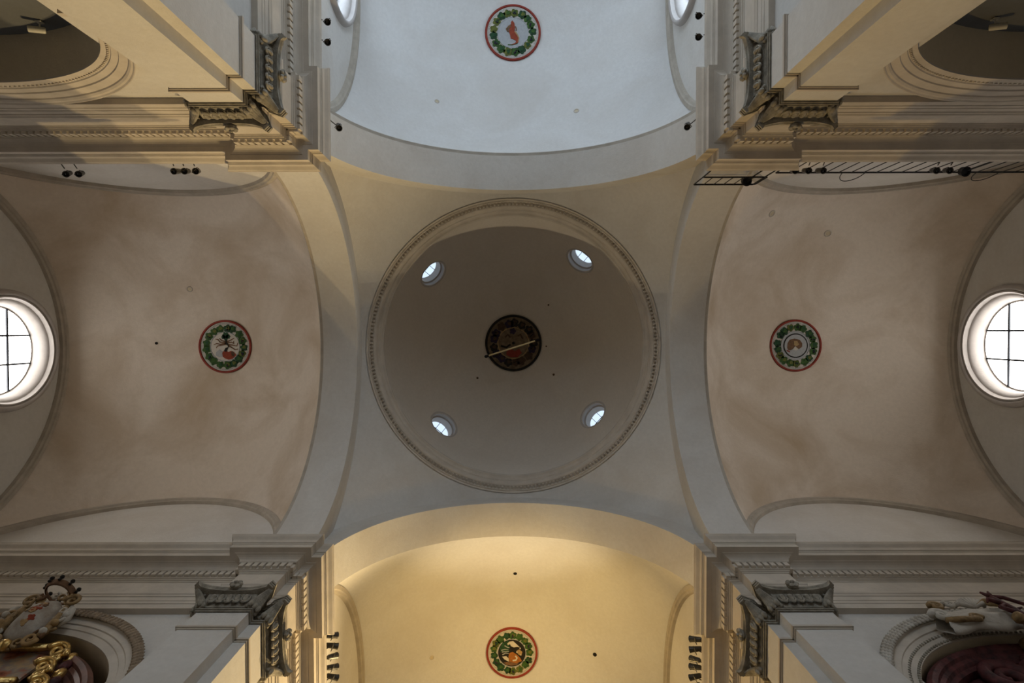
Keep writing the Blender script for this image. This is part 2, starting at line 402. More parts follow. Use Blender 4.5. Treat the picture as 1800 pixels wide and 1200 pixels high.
# ---------------------------------------------------------------- great arches round the crossing
tcount = [0]
def trim_name(): tcount[0] += 1; return 'trim_%d' % tcount[0]
for n in ARM:
    fn = armfn(n)
    # (radius, along) profile swept round the half circle: crossing-side archivolt, soffit, arm-side face
    prof = [(6.02, A1+.16), (6.02, A1+.10), (5.86, A1+.085), (5.84, A1+.06), (5.66, A1+.055), (5.60, A1+.02), (5.42, A1+.015), (5.38, A1), (AR, A1), (AR, A2), (5.9, A2+.02)]
    rows = []
    rows.append([fn(s, r, ZT-.4) for r, s in prof])
    for a in lin(0, PI, 73): rows.append([fn(s, r*math.cos(a), ZS+r*math.sin(a)) for r, s in prof])
    rows.append([fn(s, -r, ZT-.4) for r, s in prof])
    arch = struct(MB().grid(rows).build(trim_name(), 'plaster', smooth=True, angle=.5), 'great round arch with stepped edge between crossing and %s arm' % n)
    if n != 'lower':                             # narrow fillet where the arm's vault starts, darkened to paint in its shade line
        MB().grid([[fn(s, r*math.cos(a), ZS+r*math.sin(a)) for r, s in ((AR+.035, A2-.02), (AR+.03, A2+.10), (AR+.05, A2+.12), (AR+.4, A2+.12))] for a in lin(0, PI, 73)]).build('fillet', 'rib', arch, smooth=True, angle=.5)

# ---------------------------------------------------------------- pendentives, ring cornice and dome
AP = A1+.12
RHO2 = AP*AP+6.0*6.0
RR = 5.22
mb = MB(); rows = []
NA = 160
angs = [2*PI*i/NA for i in range(NA)]
for k in range(15):
    q = k/14; row = []
    for a in angs:
        rs = AP/max(abs(math.cos(a)), abs(math.sin(a))); r = RR-.05+(rs-RR+.05)*q
        row.append((r*math.cos(a), r*math.sin(a), ZS+math.sqrt(max(0, RHO2-r*r))))
    rows.append(row)
struct(mb.grid(rows, close=True).build('ceiling_pendentives', 'plaster', smooth=True), 'plaster pendentives carrying the round dome')
ZR = ZS+math.sqrt(RHO2-RR*RR)             # about 20.3
prof = [(5.24, ZR-.06), (5.20, ZR+.0), (5.16, ZR+.0), (5.15, ZR+.04), (5.15, ZR+.05), (5.15, ZR+.17), (5.05, ZR+.17)] + \
       [(5.05-.09*math.sin(a), ZR+.17+.14*(1-math.cos(a))) for a in lin(.2, PI/2, 5)] + [(4.95, ZR+.42), (4.91, ZR+.44)] + \
       [(4.91-.11*(1-math.cos(a)), ZR+.46+.12*math.sin(a)) for a in lin(0, PI/2, 5)] + [(4.78, ZR+.60), (4.775, ZR+.72), (4.9, ZR+.76), (5.1, ZR+.76)]
ringo = struct(MB().lathe(prof, (0, 0, 0), (0, 0, 1), 192).build(trim_name(), 'stucco', smooth=True, angle=.45), 'round moulded cornice with a bead row under the dome')
mb = MB(); NB = 240
for i in range(NB):
    a = 2*PI*i/NB
    mb.box((5.11*math.cos(a), 5.11*math.sin(a), ZR+.105), (.10, .065, .10), Matrix.Rotation(a, 3, 'Z'))
bd = mb.build('bead_row', 'stucco', ringo); bd['kind'] = 'stuff'
ZD, DR, DH = ZR+.7, 5.0, 5.0
EL0 = math.radians(28.5); WR = .56
win_az = [math.radians(v) for v in (41.6, 131.0, 221.4, 308.6)]
def dome_pt(az, el, rr=0.0):
    return ((DR+rr)*math.cos(el)*math.cos(az), (DR+rr)*math.cos(el)*math.sin(az), ZD+(DH+rr)*math.sin(el))
mb = MB()
els = [0, math.radians(10), math.radians(20), math.radians(37)] + [math.radians(v) for v in lin(37, 89.5, 16)[1:]]
hw = math.radians(9.6)
azs = []
for i, a in enumerate(win_az):
    b = win_az[(i+1) % 4]+(2*PI if i == 3 else 0)
    azs += lin(a-hw, a+hw, 13)[:-1]; azs += lin(a+hw, b-hw, 41)[:-1]
NZ = len(azs)
def is_win(i): return (i % 52) < 12
subt = 10
for k in range(len(els)-1):
    e0, e1 = els[k], els[k+1]
    win_band = (k == 2)
    for i in range(NZ):
        if win_band and is_win(i): continue
        a0, a1 = azs[i], azs[(i+1) % NZ]+(2*PI if i == NZ-1 else 0)
        if win_band:
            ee = lin(e0, e1, subt+1)
            mb.grid([[dome_pt(a0, e), dome_pt(a1, e)] for e in ee])
        else:
            mb.add([dome_pt(a0, e0), dome_pt(a1, e0), dome_pt(a1, e1), dome_pt(a0, e1)], [(0, 1, 2, 3)])
ce = math.cos(EL0)
for a in win_az:
    ring_patch(mb, lambda s, t, a=a: dome_pt(a+s/(DR*ce), t/DR), -hw*DR*ce, hw*DR*ce, els[2]*DR, els[3]*DR, 0, EL0*DR, WR, 12, subt, 5)
struct(mb.build('ceiling_dome', 'dome', smooth=True, weld=.002), 'dark plaster dome over the crossing')
for a, nm in zip(win_az, ('lower right', 'lower left', 'upper left', 'upper right')):
    o = Vector(dome_pt(a, EL0)); ax = (math.cos(EL0)*math.cos(a), math.cos(EL0)*math.sin(a), math.sin(EL0))
    upv = (-math.sin(EL0)*math.cos(a), -math.sin(EL0)*math.sin(a), math.cos(EL0))
    round_window(o, ax, upv, E_DOME, 'small round dome window at the %s of the dark dome' % nm, WR+.10, WR, WR-.1, .42, simple=True)

# ---------------------------------------------------------------- entablature round the four piers
def cyma(d0, z0, d1, z1, n=7):
    out = []
    for i in range(n):
        q = i/(n-1); out.append((d0+(d1-d0)*(q-.16*math.sin(2*PI*q)), z0+(z1-z0)*q))
    return out
ent = [(-.13, ZA), (.0, ZA), (.0, 11.93), (.015, 11.94), (.015, 12.03), (.03, 12.04), (.03, 12.19), (.05, 12.20), (.055, 12.24), (.08, 12.27), (.08, 12.33), (.0, 12.34)] + \
      [(.0, 12.95), (.02, 12.96), (.02, 12.99), (.05, 13.0), (.055, 13.025), (.085, 13.03), (.085, 13.25), (.15, 13.255), (.155, 13.28)] + \
      [(.165+.155*(1-math.cos(a)), 13.285+.105*math.sin(a)) for a in lin(0, PI/2, 6)] + \
      [(.325, 13.40), (.45, 13.40), (.45, 13.56), (.47, 13.57), (.47, 13.60), (.495, 13.61), (.495, 13.64)] + cyma(.50, 13.65, .595, 13.84) + [(.60, 13.84), (.60, ZT), (-.2, ZT+.02)]
def sweep(mb, path, prof):
    m = len(path); rows = []
    for i, (x, y) in enumerate(path):
        def nrm(a, b):
            dx, dy = b[0]-a[0], b[1]-a[1]; l = math.hypot(dx, dy); return (-dy/l, dx/l)
        n0 = nrm(path[i-1], path[i]) if i else nrm(path[0], path[1])
        n1 = nrm(path[i], path[i+1]) if i < m-1 else nrm(path[-2], path[-1])
        k = 1+n0[0]*n1[0]+n0[1]*n1[1]; mx, my = (n0[0]+n1[0])/k, (n0[1]+n1[1])/k
        rows.append([(x+mx*d, y+my*d, z) for d, z in prof])
    # mitred blocks: separate faces for each run keep the corners crisp
    mb.grid(rows)
dent_me = MB().box((0, 0, 0), (.105, .075, .185)).mesh('dentil'); dent_me.materials.append(P['stucco'])
QUAD = {'upper left': (-1, -1, 'left', 'upper'), 'upper right': (1, -1, 'right', 'upper'), 'lower left': (-1, 1, 'left', 'lower'), 'lower right': (1, 1, 'right', 'lower')}
for qn, (sx, sy, xn, yn) in QUAD.items():
    ex, ey = arm_end(xn), arm_end(yn)
    path = [(ex, WF), (G, WF), (G, F), (EN, F), (EN, EN), (F, EN), (F, G), (WF, G), (WF, ey)]
    mb = MB(); sweep(mb, path, ent)
    mb.v = [(x*sx, y*sy, z) for x, y, z in mb.v]
    tr = struct(mb.build(trim_name(), 'stucco'), 'moulded stucco entablature with dentils round the %s pier' % qn)
    dd = .115
    off = []                                            # dentil line: offset path
    for i in range(len(path)-1):
        (x0, y0), (x1, y1) = path[i], path[i+1]
        dx, dy = x1-x0, y1-y0; l = math.hypot(dx, dy); ux, uy = dx/l, dy/l; nx, ny = -uy, ux
        # start and end of the offset run: outer corners lengthen it, inner ones shorten it
        def turn(j):
            if j <= 0 or j >= len(path)-1: return 0
            a = (path[j][0]-path[j-1][0], path[j][1]-path[j-1][1]); b = (path[j+1][0]-path[j][0], path[j+1][1]-path[j][1])
            return 1 if a[0]*b[1]-a[1]*b[0] < 0 else -1
        s0 = -dd*turn(i); s1 = l+dd*turn(i+1)
        if i == 0: s0 = max(0, l-8.4)                  # beyond that the wall has left the picture for good
        if i == len(path)-2: s1 = min(l, 7.4)
        run = s1-s0
        cnt = max(1, int(round(run/.155))) if run > .12 else 0
        for k in range(cnt):
            s = s0+run*(k+.5)/cnt
            X, Y = (x0+ux*s+nx*dd)*sx, (y0+uy*s+ny*dd)*sy
            o = bpy.data.objects.new('dentil', dent_me); C.objects.link(o); o.parent = tr
            o.location = (X, Y, 13.145); o.rotation_euler = (0, 0, 0 if abs(ux) > .5 else PI/2)

# ---------------------------------------------------------------- piers and pilasters
for qn, (sx, sy, xn, yn) in QUAD.items():
    s = EN+.002
    # keep the pier core behind the arm walls: L-shaped nibs stop at the pilasters' outer ends
    mb = MB().prism([(s, s), (G-.02, s), (G-.02, WP+.01), (6.9, WP+.01), (6.9, 6.9), (WP+.01, 6.9), (WP+.01, G-.02), (s, G-.02)],
                    lambda x, y, t: (x*sx, y*sy, t), FL, ZT+.3)
    struct(mb.build('wall_pier_'+qn.replace(' ', '_'), 'plaster'), 'plastered crossing pier at the %s of the dome' % qn)

# capital pieces in a local frame: x along the pilaster (centre 0), y outward from its front, z up from the capital's foot
HW = (G-EN)/2
def capital_meshes():
    R = {}
    R['body'] = MB().box((0, -.11, .30), (2*HW+.02, .26, .60)).prism([(-.12, .10), (.06, .10), (.16, .45), (-.12, .45)], lambda y, z, x: (x, y, z), -HW+.02, HW-.02).mesh('body')
    mb = MB()
    for (z0, z1, d) in ((0, .035, .035), (.035, .075, .06), (.08, .10, .03)):
        mb.box((0, -.12+d/2, (z0+z1)/2), (2*HW+2*d, .24+d, z1-z0))
    R['astragal'] = mb.mesh('astragal')
    # one egg with its collar
    mb = MB().ball((0, 0, 0), .075, 10, 6, (.70, .95, 1.6))
    rows = []
    for a in lin(-.75*PI, .75*PI, 11):
        a2 = a-PI/2
        cx, cz = .068*math.cos(a2+PI), .135*math.sin(a2)
        rows.append([(cx*1.15*k, -.01+.035*h, cz*k) for k, h in ((.86, 0), (.95, 1), (1.12, 1), (1.2, 0))])
    mb.grid(rows)
    R['egg'] = mb.mesh('egg', True)
    # dart between eggs
    R['dart'] = MB().add([(-.018, -.02, .10), (.018, -.02, .10), (0, .045, .10), (0, -.01, -.12)], [(0, 1, 2), (0, 2, 3), (1, 3, 2), (0, 3, 1)]).mesh('dart')
    # abacus with concave sides and projecting corner horns
    pl = []
    for x in lin(-1, 1, 17): pl.append((x*(HW+.30), .25+.13*abs(x)**3.0))
    pl = [(-(HW+.24), .40)] + pl[1:-1] + [(HW+.24, .40), (HW+.33, .31)] + [(HW+.10+.2*abs(q)**2.0, .28-.45*(1-abs(q))*.5-.2) for q in (.8, .4, 0)] + [(HW+.10, -.24), (-HW-.10, -.24)] + \
         [(-HW-.10-.2*abs(q)**2.0, .28-.45*(1-abs(q))*.5-.2) for q in (0, .4, .8)] + [(-HW-.33, .31)]
    mb = MB()
    for z0, z1, k in ((.455, .50, .95), (.50, .535, .97), (.535, .59, 1.0)):
        mb.prism(pl, lambda x, y, t, k=k: (x*k, y*k if y > 0 else y, t), z0, z1)
    R['abacus'] = mb.mesh('abacus')
    # diagonal corner scroll: a ribbed bracket that leans out to the horn and curls up
    def scroll(sg, back=False):
        mb = MB()
        d = Vector((sg*.72, .69, 0)) if not back else Vector((sg*.98, -.2, 0))
        side = Vector((-d.y, d.x, 0))
        base = Vector((sg*(HW-.03), -.02, .06)) if not back else Vector((sg*HW, -.16, .06))
        pts = []; n_ = 12
        for q in lin(0, 1, n_): pts.append(base+d*(.03+.13*q+.24*q*q)+Vector((0, 0, .02+.46*q-.06*q*q)))
        for off_, rad in ((-.10, .045), (-.05, .055), (0, .06), (.05, .055), (.10, .045)):
            rr = [rad*(.9+.35*math.sin(PI*q)-.55*q) for q in lin(0, 1, n_)]
            mb.tube([p+side*off_*(1.15-.85*i/(n_-1)) for i, p in enumerate(pts)], rr, 7)
        for s2 in (-1, 1):                      # small scroll eye on each flank
            cc = base+d*.25+Vector((0, 0, .36))+side*s2*.055
            sp_ = [cc+d*((.10-.075*k/15)*math.cos(.4*k+.6))+Vector((0, 0, (.10-.075*k/15)*math.sin(.4*k+.6))) for k in range(16)]
            mb.tube(sp_, .022, 6)
        # two leaf tips at the bracket's foot
        for off_ in (-.09, 0, .09):
            mb.ball(base+d*.12+side*off_+Vector((0, 0, .09)), .06, 7, 5, (1, 1, 1.5))
        return mb.mesh('volute', True)
    for key, sg, bk in (('vol_p', 1, False), ('vol_m', -1, False), ('volb_p', 1, True), ('volb_m', -1, True)): R[key] = scroll(sg, bk)
    # rosette
    mb = MB().ball((0, .05, 0), .045, 8, 5)
    for k in range(6):
        a = k*PI/3
        mb.ball((.085*math.cos(a), .02, .085*math.sin(a)), .058, 7, 5, (1, .7, 1))
    mb.ball((0, -.02, 0), .12, 10, 4, (1, .5, 1))
    R['rosette'] = mb.mesh('rosette', True)
    for k in R: R[k].materials.append(P['stone'])
    return R
CAP = capital_meshes()
def place(parent, me, name, loc=(0, 0, 0)):
    o = bpy.data.objects.new(name, me); C.objects.link(o); o.parent = parent; o.location = loc; return o
ZC0 = ZA-.59
shaft_me = MB().box((0, -.12, (ZC0-.6+FL+.5)/2), (2*HW, .24, ZC0-.6-FL-.5)).mesh('shaft')
shaft_me.transform(Matrix.Translation((0, 0, -FL))); shaft_me.materials.append(P['plaster'])
neck_me = MB().box((0, -.12, ZC0-.26-FL), (2*HW, .24, .52)).mesh('neck'); neck_me.materials.append(P['plaster'])
mb = MB()
for z0, z1, d in ((-.645, -.615, .02), (-.615, -.555, .05), (-.555, -.52, .025)):
    mb.box((0, -.12+d/2, ZC0+(z0+z1)/2-FL), (2*HW+2*d, .24+d, z1-z0))
ast_me = mb.mesh('necking'); ast_me.materials.append(P['stucco'])
mb = MB()
for z0, z1, d in ((0, .22, .14), (.22, .34, .12), (.34, .40, .06), (.40, .5, .08)):
    mb.box((0, -.12+d/2, (z0+z1)/2), (2*HW+2*d-.02, .24+d, z1-z0))
base_me = mb.mesh('base'); base_me.materials.append(P['stone'])
def pilaster(cx, cy, rz, inner, label):
    """rz turns local +y to the outward direction; inner = +1 or -1: which local x side faces the notch"""
    t = thing('pilaster', (cx, cy, FL), label, 'pilaster', 'pilasters on the crossing piers'); t.rotation_euler = (0, 0, rz)
    place(t, shaft_me, 'shaft'); place(t, neck_me, 'neck'); place(t, ast_me, 'necking_band'); place(t, base_me, 'base')
    cap = place(t, CAP['body'], 'capital', (0, 0, ZC0-FL)); cap['label'] = 'weathered grey stone capital'
    place(cap, CAP['astragal'], 'astragal'); place(cap, CAP['abacus'], 'abacus')
    for k in range(5):
        place(cap, CAP['egg'], 'egg', ((k-2)*.168, .15, .29))
    for k in range(4): place(cap, CAP['dart'], 'dart', ((k-1.5)*.168, .14, .29))
    place(cap, CAP['vol_p'], 'volute'); place(cap, CAP['vol_m'], 'volute')
    place(cap, CAP['volb_m' if inner > 0 else 'volb_p'], 'volute')
    place(cap, CAP['rosette'], 'rosette', (0, .30, .58))
    return t
mid = (EN+G)/2
for qn, (sx, sy, xn, yn) in QUAD.items():
    # on the arm along X: front faces the centre line in y
    pilaster(sx*mid, sy*F, 0 if sy < 0 else PI, (1 if sx < 0 else -1)*(1 if sy < 0 else -1), 'plaster pilaster with grey scroll capital, %s pier, facing across the %s arm' % (qn, xn))
    rz = -PI/2 if sx < 0 else PI/2
    inner = (1 if sy < 0 else -1)*(-1 if sx < 0 else 1)
    pilaster(sx*F, sy*mid, rz, inner, 'plaster pilaster with grey scroll capital, %s pier, facing across the %s arm' % (qn, yn))

# ---------------------------------------------------------------- arm walls with arched chapel niches
NI = {('left', -1): 9.9, ('left', 1): 9.5, ('right', -1): 9.75, ('right', 1): 9.7}
ZSP = 8.50
NSZ = {('left', 1): (2.85, 2.5, 3.25, 3.12), ('right', 1): (3.1, 2.42, 3.58, 3.12)}
ND = 6.22                                    # back plane of the niches
for n in ARM:
    fn = armfn(n); e = arm_end(n)
    for sg in (-1, 1):
        side = {('left', -1): 'left_arm_top', ('left', 1): 'left_arm_bottom', ('right', -1): 'right_arm_top', ('right', 1): 'right_arm_bottom',
                ('upper', -1): 'upper_arm_left', ('upper', 1): 'upper_arm_right', ('lower', -1): 'lower_arm_left', ('lower', 1): 'lower_arm_right'}[(n, sg)]
        c = NI.get((n, sg), 10.6); AI, HI, AO, HO = NSZ.get((n, sg), (3.35, 2.45, 3.72, 3.28))
        g = lambda s, d, z: fn(s, sg*d, z)
        mb = MB()
        mb.grid([[g(6.2, WP, FL), g(c-AI, WP, FL)], [g(6.2, WP, ZA+.1), g(c-AI, WP, ZA+.1)]])
        mb.grid([[g(c+AI, WP, FL), g(e+.1, WP, FL)], [g(c+AI, WP, ZA+.1), g(e+.1, WP, ZA+.1)]])
        arc = [(c-AI*math.cos(a), ZSP+HI*math.sin(a)) for a in lin(0, PI, 41)]
        mb.grid([[g(s, WP, z) for s, z in arc], [g(s, WP, ZA+.1) for s, z in arc]])
        wl = struct(mb.build('wall_niche_'+side, 'plaster'), 'plaster wall with a round-headed niche, %s' % side.replace('_', ' '))
        jam = [(c-AI, FL)]+arc+[(c+AI, FL)]
        MB().grid([[g(s, WP, z) for s, z in jam], [g(s, ND, z) for s, z in jam]]).build('reveal', 'niche', wl, smooth=True, angle=.8)
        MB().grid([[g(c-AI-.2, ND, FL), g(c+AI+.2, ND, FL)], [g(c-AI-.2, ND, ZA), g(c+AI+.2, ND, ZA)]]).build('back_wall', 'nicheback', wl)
        # archivolt: (fraction across 0 = opening, 1 = outer edge, protrusion)
        pr = [(0, 0), (0, .03), (.28, .03), (.30, .05), (.32, .05), (.50, .05), (.52, .075), (.78, .075), (.80, .10), (.86, .12), (.93, .12), (.97, .14), (1.0, .14), (1.0, 0)]
        rows = []
        for a in lin(0, PI, 61):
            rows.append([g(c-(AI+(AO-AI)*k)*math.cos(a), WP-d, ZSP+(HI+(HO-HI)*k)*math.sin(a)) for k, d in pr])
        MB().grid(rows).build('archivolt', 'stucco', wl)
        mb = MB()
        if sg > 0 and n in ('left', 'right'):          # leaf garland along the outer edge of the two lower niches
            for a in lin(.1, PI-.1, 84):
                for k, lean in ((.84, .3), (.93, -.3), (1.02, .3)):
                    p = Vector(g(c-(AI+(AO-AI)*k)*math.cos(a), WP-.15, ZSP+(HI+(HO-HI)*k)*math.sin(a)))
                    mb.ball(p, .055, 5, 3, (1.25, .7, 1.0))
            ga = mb.build('leaf_garland', 'garland' if n == 'left' else 'whitestone', wl, smooth=True); ga['kind'] = 'stuff'
            if n == 'right':
                mb = MB()
                for k in (.06, .31):
                    for a in lin(.05, PI-.05, 100): mb.ball(g(c-(AI+(AO-AI)*k)*math.cos(a), WP-.045, ZSP+(HI+(HO-HI)*k)*math.sin(a)), .028, 5, 4)
                ga = mb.build('bead_row', 'stone', wl, smooth=True); ga['kind'] = 'stuff'
        else:                                           # small bead row at the opening's edge
            for a in lin(.05, PI-.05, 110):
                p = Vector(g(c-(AI+(AO-AI)*.2)*math.cos(a), WP-.035, ZSP+(HI+(HO-HI)*.2)*math.sin(a)))
                mb.box(p, (.035, .03, .03))
            ga = mb.build('bead_row', 'stucco', wl); ga['kind'] = 'stuff'
        # impost mouldings at the springing
        for q in (-1, 1):
            mb = MB()
            for z0, z1, d in ((-.34, -.26, .03), (-.26, -.17, .06), (-.17, -.09, .09), (-.09, 0, .13)):
                x0 = c+q*(AI-d); x1 = c+q*(AO+.05)
                p0 = Vector(g((x0+x1)/2, (WP-d+ND)/2, ZSP+(z0+z1)/2))
                dims = (abs(x1-x0), ND-WP+d, z1-z0) if n in ('left', 'right') else (ND-WP+d, abs(x1-x0), z1-z0)
                mb.box(p0, dims)
            mb.build('impost', 'stucco', wl)

# ---------------------------------------------------------------- spotlights on the cornices
def spot_meshes():
    body = MB().lathe([(.0, -.20), (.045, -.20), (.06, -.17), (.068, -.05), (.075, .08), (.082, .10), (.082, .12), (.07, .12), (.066, .07), (.0, .07)], (0, 0, 0), (0, 0, 1), 16).mesh('body', True, angle=.6)
    lens = MB().lathe([(.066, .075), (.05, .085), (.0, .09)], (0, 0, 0), (0, 0, 1), 16).mesh('lens', True)
    for m, k in ((body, 'lamp'), (lens, 'lens')): m.materials.append(P[k])
    return body, lens
SB, SLN = spot_meshes()
def spotlight(pos, aim, label, group, ledge=None, watts=0, angle=80, blend=.8, col=None):
    """pos: lamp centre; aim: point the lamp looks at; ledge: where its stem stands"""
    pos = Vector(pos)
    if ledge is None:                                # the foot stands further back on the cornice
        ledge = (pos.x+math.copysign(.34, pos.x), pos.y, ZT+.01) if abs(pos.x) < 4.7 else (pos.x, pos.y+math.copysign(.34, pos.y), ZT+.01)
    ledge = Vector(ledge)
    t = thing('spotlight', ledge, label, 'spotlight', group)
    rel = pos-ledge
    q = (Vector(aim)-pos).normalized().to_track_quat('Z', 'Y')
    b = place(t, SB, 'lamp_body', rel); b.rotation_mode = 'QUATERNION'; b.rotation_quaternion = q
    l = place(b, SLN, 'lens')
    mb = MB().tube([(0, 0, 0), (rel.x*.2, rel.y*.2, rel.z*.6), (rel.x*.7, rel.y*.7, rel.z-.1)], .014, 6)
    mb.box((0, 0, .01), (.12, .12, .02))
    ax = q @ Vector((1, 0, 0))
    mb.tube([rel+ax*.085, rel+ax*.09-Vector((0, 0, .1)), rel-ax*.09-Vector((0, 0, .1)), rel-ax*.085], .01, 6)
    mb.build('stem', 'lamp', t)
    if watts:
        ld = bpy.data.lights.new('lamp_light', 'SPOT'); ld.energy = watts; ld.color = col or WARM; ld.spot_size = math.radians(angle); ld.spot_blend = blend
        ld.shadow_soft_size = .07
        lo = bpy.data.objects.new('lamp_light', ld); C.objects.link(lo); lo.parent = b; lo.location = (0, 0, .14); lo.rotation_euler = (PI, 0, 0)
    return t
ORD = ('first', 'second', 'third', 'fourth', 'fifth', 'sixth')
for i, (x, z) in enumerate(((-11.44, 14.66), (-11.12, 14.66))):
    spotlight((x, -4.61, z), (x+3, -1, 6), '%s dark spotlight of the pair on the far left top cornice' % ('left' if i == 0 else 'right'), 'spotlights above the left arm cornice')
for i, x in enumerate((-8.53, -8.28, -8.01)):
    spotlight((x, -4.61, 14.46), (x+1.5*(i-1)+2, -1, 2), '%s dark spotlight of the trio on the left top cornice' % ('left', 'middle', 'right')[i], 'spotlights above the left arm cornice')
for i, x in enumerate((7.14, 7.46, 7.82)):
    spotlight((x, -4.61, 14.55), (x-2+1.2*i, -1, 3), '%s dark spotlight of the trio behind the right arm railing' % ('left', 'middle', 'right')[i], 'spotlights above the right arm cornice')
for i, x in enumerate((10.72, 11.05)):
    spotlight((x, -4.61, 14.57), (x-3, -1, 3), '%s dark spotlight of the pair behind the far right railing' % ('left' if i == 0 else 'right'), 'spotlights above the right arm cornice')
for sg, sn in ((-1, 'left'), (1, 'right')):
    ys = (8.3, 7.8) if sg < 0 else (8.42, 7.9)
    for i, y in enumerate(ys):
        spotlight((sg*4.64, -y, 14.4), (sg*2, -y+6, 3), '%s grey spotlight under the %s round window of the pale arm' % (('upper', 'lower')[i], sn), 'spotlights of the upper arm')
    spotlight((sg*4.52, -5.85, 14.85), (0, 2, 4), 'lone grey spotlight beside the upper great arch, %s end' % sn, 'spotlights of the upper arm', ledge=(sg*4.60, -5.85, ZT+.01))
lowL = ((7.25, 14.45), (7.52, 14.45), (7.79, 14.45), (8.07, 14.45), (8.33, 14.45), (8.60, 14.45))
lowR = ((7.38, 14.5), (7.64, 14.5), (7.90, 14.5), (8.10, 14.5), (8.36, 14.5), (8.62, 14.5))
for sg, row, sn in ((-1, lowL, 'left'), (1, lowR, 'right')):
    for i, (y, z) in enumerate(row):
        a = [(-sg*2.5, 10, 20.5), (-sg*4.0, 10.5, 18), (sg*1.0, y+2.5, 21), (-sg*1.5, 11, 21), (-sg*3.5, 13, 19), (-sg*1.5, 14.5, 19)][i]
        spotlight((sg*4.64, y, z), a, '%s spotlight from the crossing in the %s row of the yellow arm' % (ORD[i], sn), 'lit spotlights of the lower arm', watts=W_UP, angle=88)

# ---------------------------------------------------------------- railings on the right arm's upper cornice
def railing(x0, x1, y, z0, z1, step, label, feet=True, lower=True):
    t = thing('railing', (x0, y, ZT+.01), label, 'railing')
    L = x1-x0
    r = MB().tube([(0, 0, z1-ZT), (L, 0, z1-ZT)], .024, 6); r.build('top_rail', 'iron', t)
    if lower: MB().tube([(0, 0, z0-ZT), (L, 0, z0-ZT)], .02, 6).build('bottom_rail', 'iron', t)
    n = int(round(L/step))
    for i in range(n+1):
        lo = 0 if (i in (0, n) or not lower) else z0-ZT
        MB().tube([(L*i/n, 0, lo), (L*i/n, 0, z1-ZT)], .017 if i in (0, n) else .012, 5).build('post', 'iron', t)
    if lower: MB().tube([(L, 0, z1-ZT), (L+.06, .0, z1-ZT-.05), (L+.06, .0, z0-ZT)], .02, 6).build('end_bend', 'iron', t)
    return t
railing(4.95, 6.56, -4.55, 14.92, 15.66, .265, 'short black iron railing on the pier cornice at upper right')
railing(6.98, 14.6, -4.74, 14.6, 15.2, .33, 'long black iron railing running along the right arm cornice', lower=False)
def cable(pts, label):
    o = MB().tube(pts, .011, 5).build('cable', 'iron'); tag(o, label, 'cable', 'loose cables at the railing')
for cx, lab in ((8.75, 'thin black cable loop hanging from the long railing, near end'), (12.3, 'thin black cable loop hanging from the long railing, far end')):
    cable([(cx+.3-.3*math.cos(a), -4.74+.12*math.sin(a), 15.2+.42*math.sin(a)) for a in lin(0, PI, 17)], lab)
def floodlight(p, label):
    t = thing('floodlight', (p[0], p[1], ZT+.01), label, 'floodlight', 'floodlights on the right cornice'); h = p[2]-ZT
    MB().lathe([(.0, -.12), (.07, -.12), (.11, -.08), (.12, .06), (.13, .08), (.10, .08), (.09, .03), (.0, .03)], (0, 0, h), (0, .4, -1), 14).build('lamp_body', 'iron', t, smooth=True, angle=.7)
    MB().tube([(0, 0, 0), (0, 0, h-.08)], .018, 6).box((0, 0, .01), (.14, .14, .02)).build('stem', 'iron', t)
floodlight((6.28, -4.58, 15.42), 'black floodlight fixed at the end of the short railing')
floodlight((11.85, -4.72, 15.05), 'black floodlight on the long railing near the right edge')

# ---------------------------------------------------------------- painted medallions
def disc(r, n=64): return [(r*math.cos(2*PI*i/n), r*math.sin(2*PI*i/n)) for i in range(n)]
def blob(cx, cy, r, lobes, depth, n=30, rot=0):
    return [(cx+(r*(1-depth+depth*abs(math.cos(lobes*a/2+rot))))*math.cos(a), cy+(r*(1-depth+depth*abs(math.cos(lobes*a/2+rot))))*math.sin(a)) for a in [2*PI*i/n for i in range(n)]]
def stroke(pts, w0, w1=None):
    """ribbon outline along a polyline"""
    w1 = w0 if w1 is None else w1; m = len(pts); L, R_ = [], []
    for i, (x, y) in enumerate(pts):
        a, b = pts[max(i-1, 0)], pts[min(i+1, m-1)]; dx, dy = b[0]-a[0], b[1]-a[1]; l = math.hypot(dx, dy) or 1
        ww = w0+(w1-w0)*i/(m-1); L.append((x-dy/l*ww, y+dx/l*ww)); R_.append((x+dy/l*ww, y-dx/l*ww))
    return L+R_[::-1]
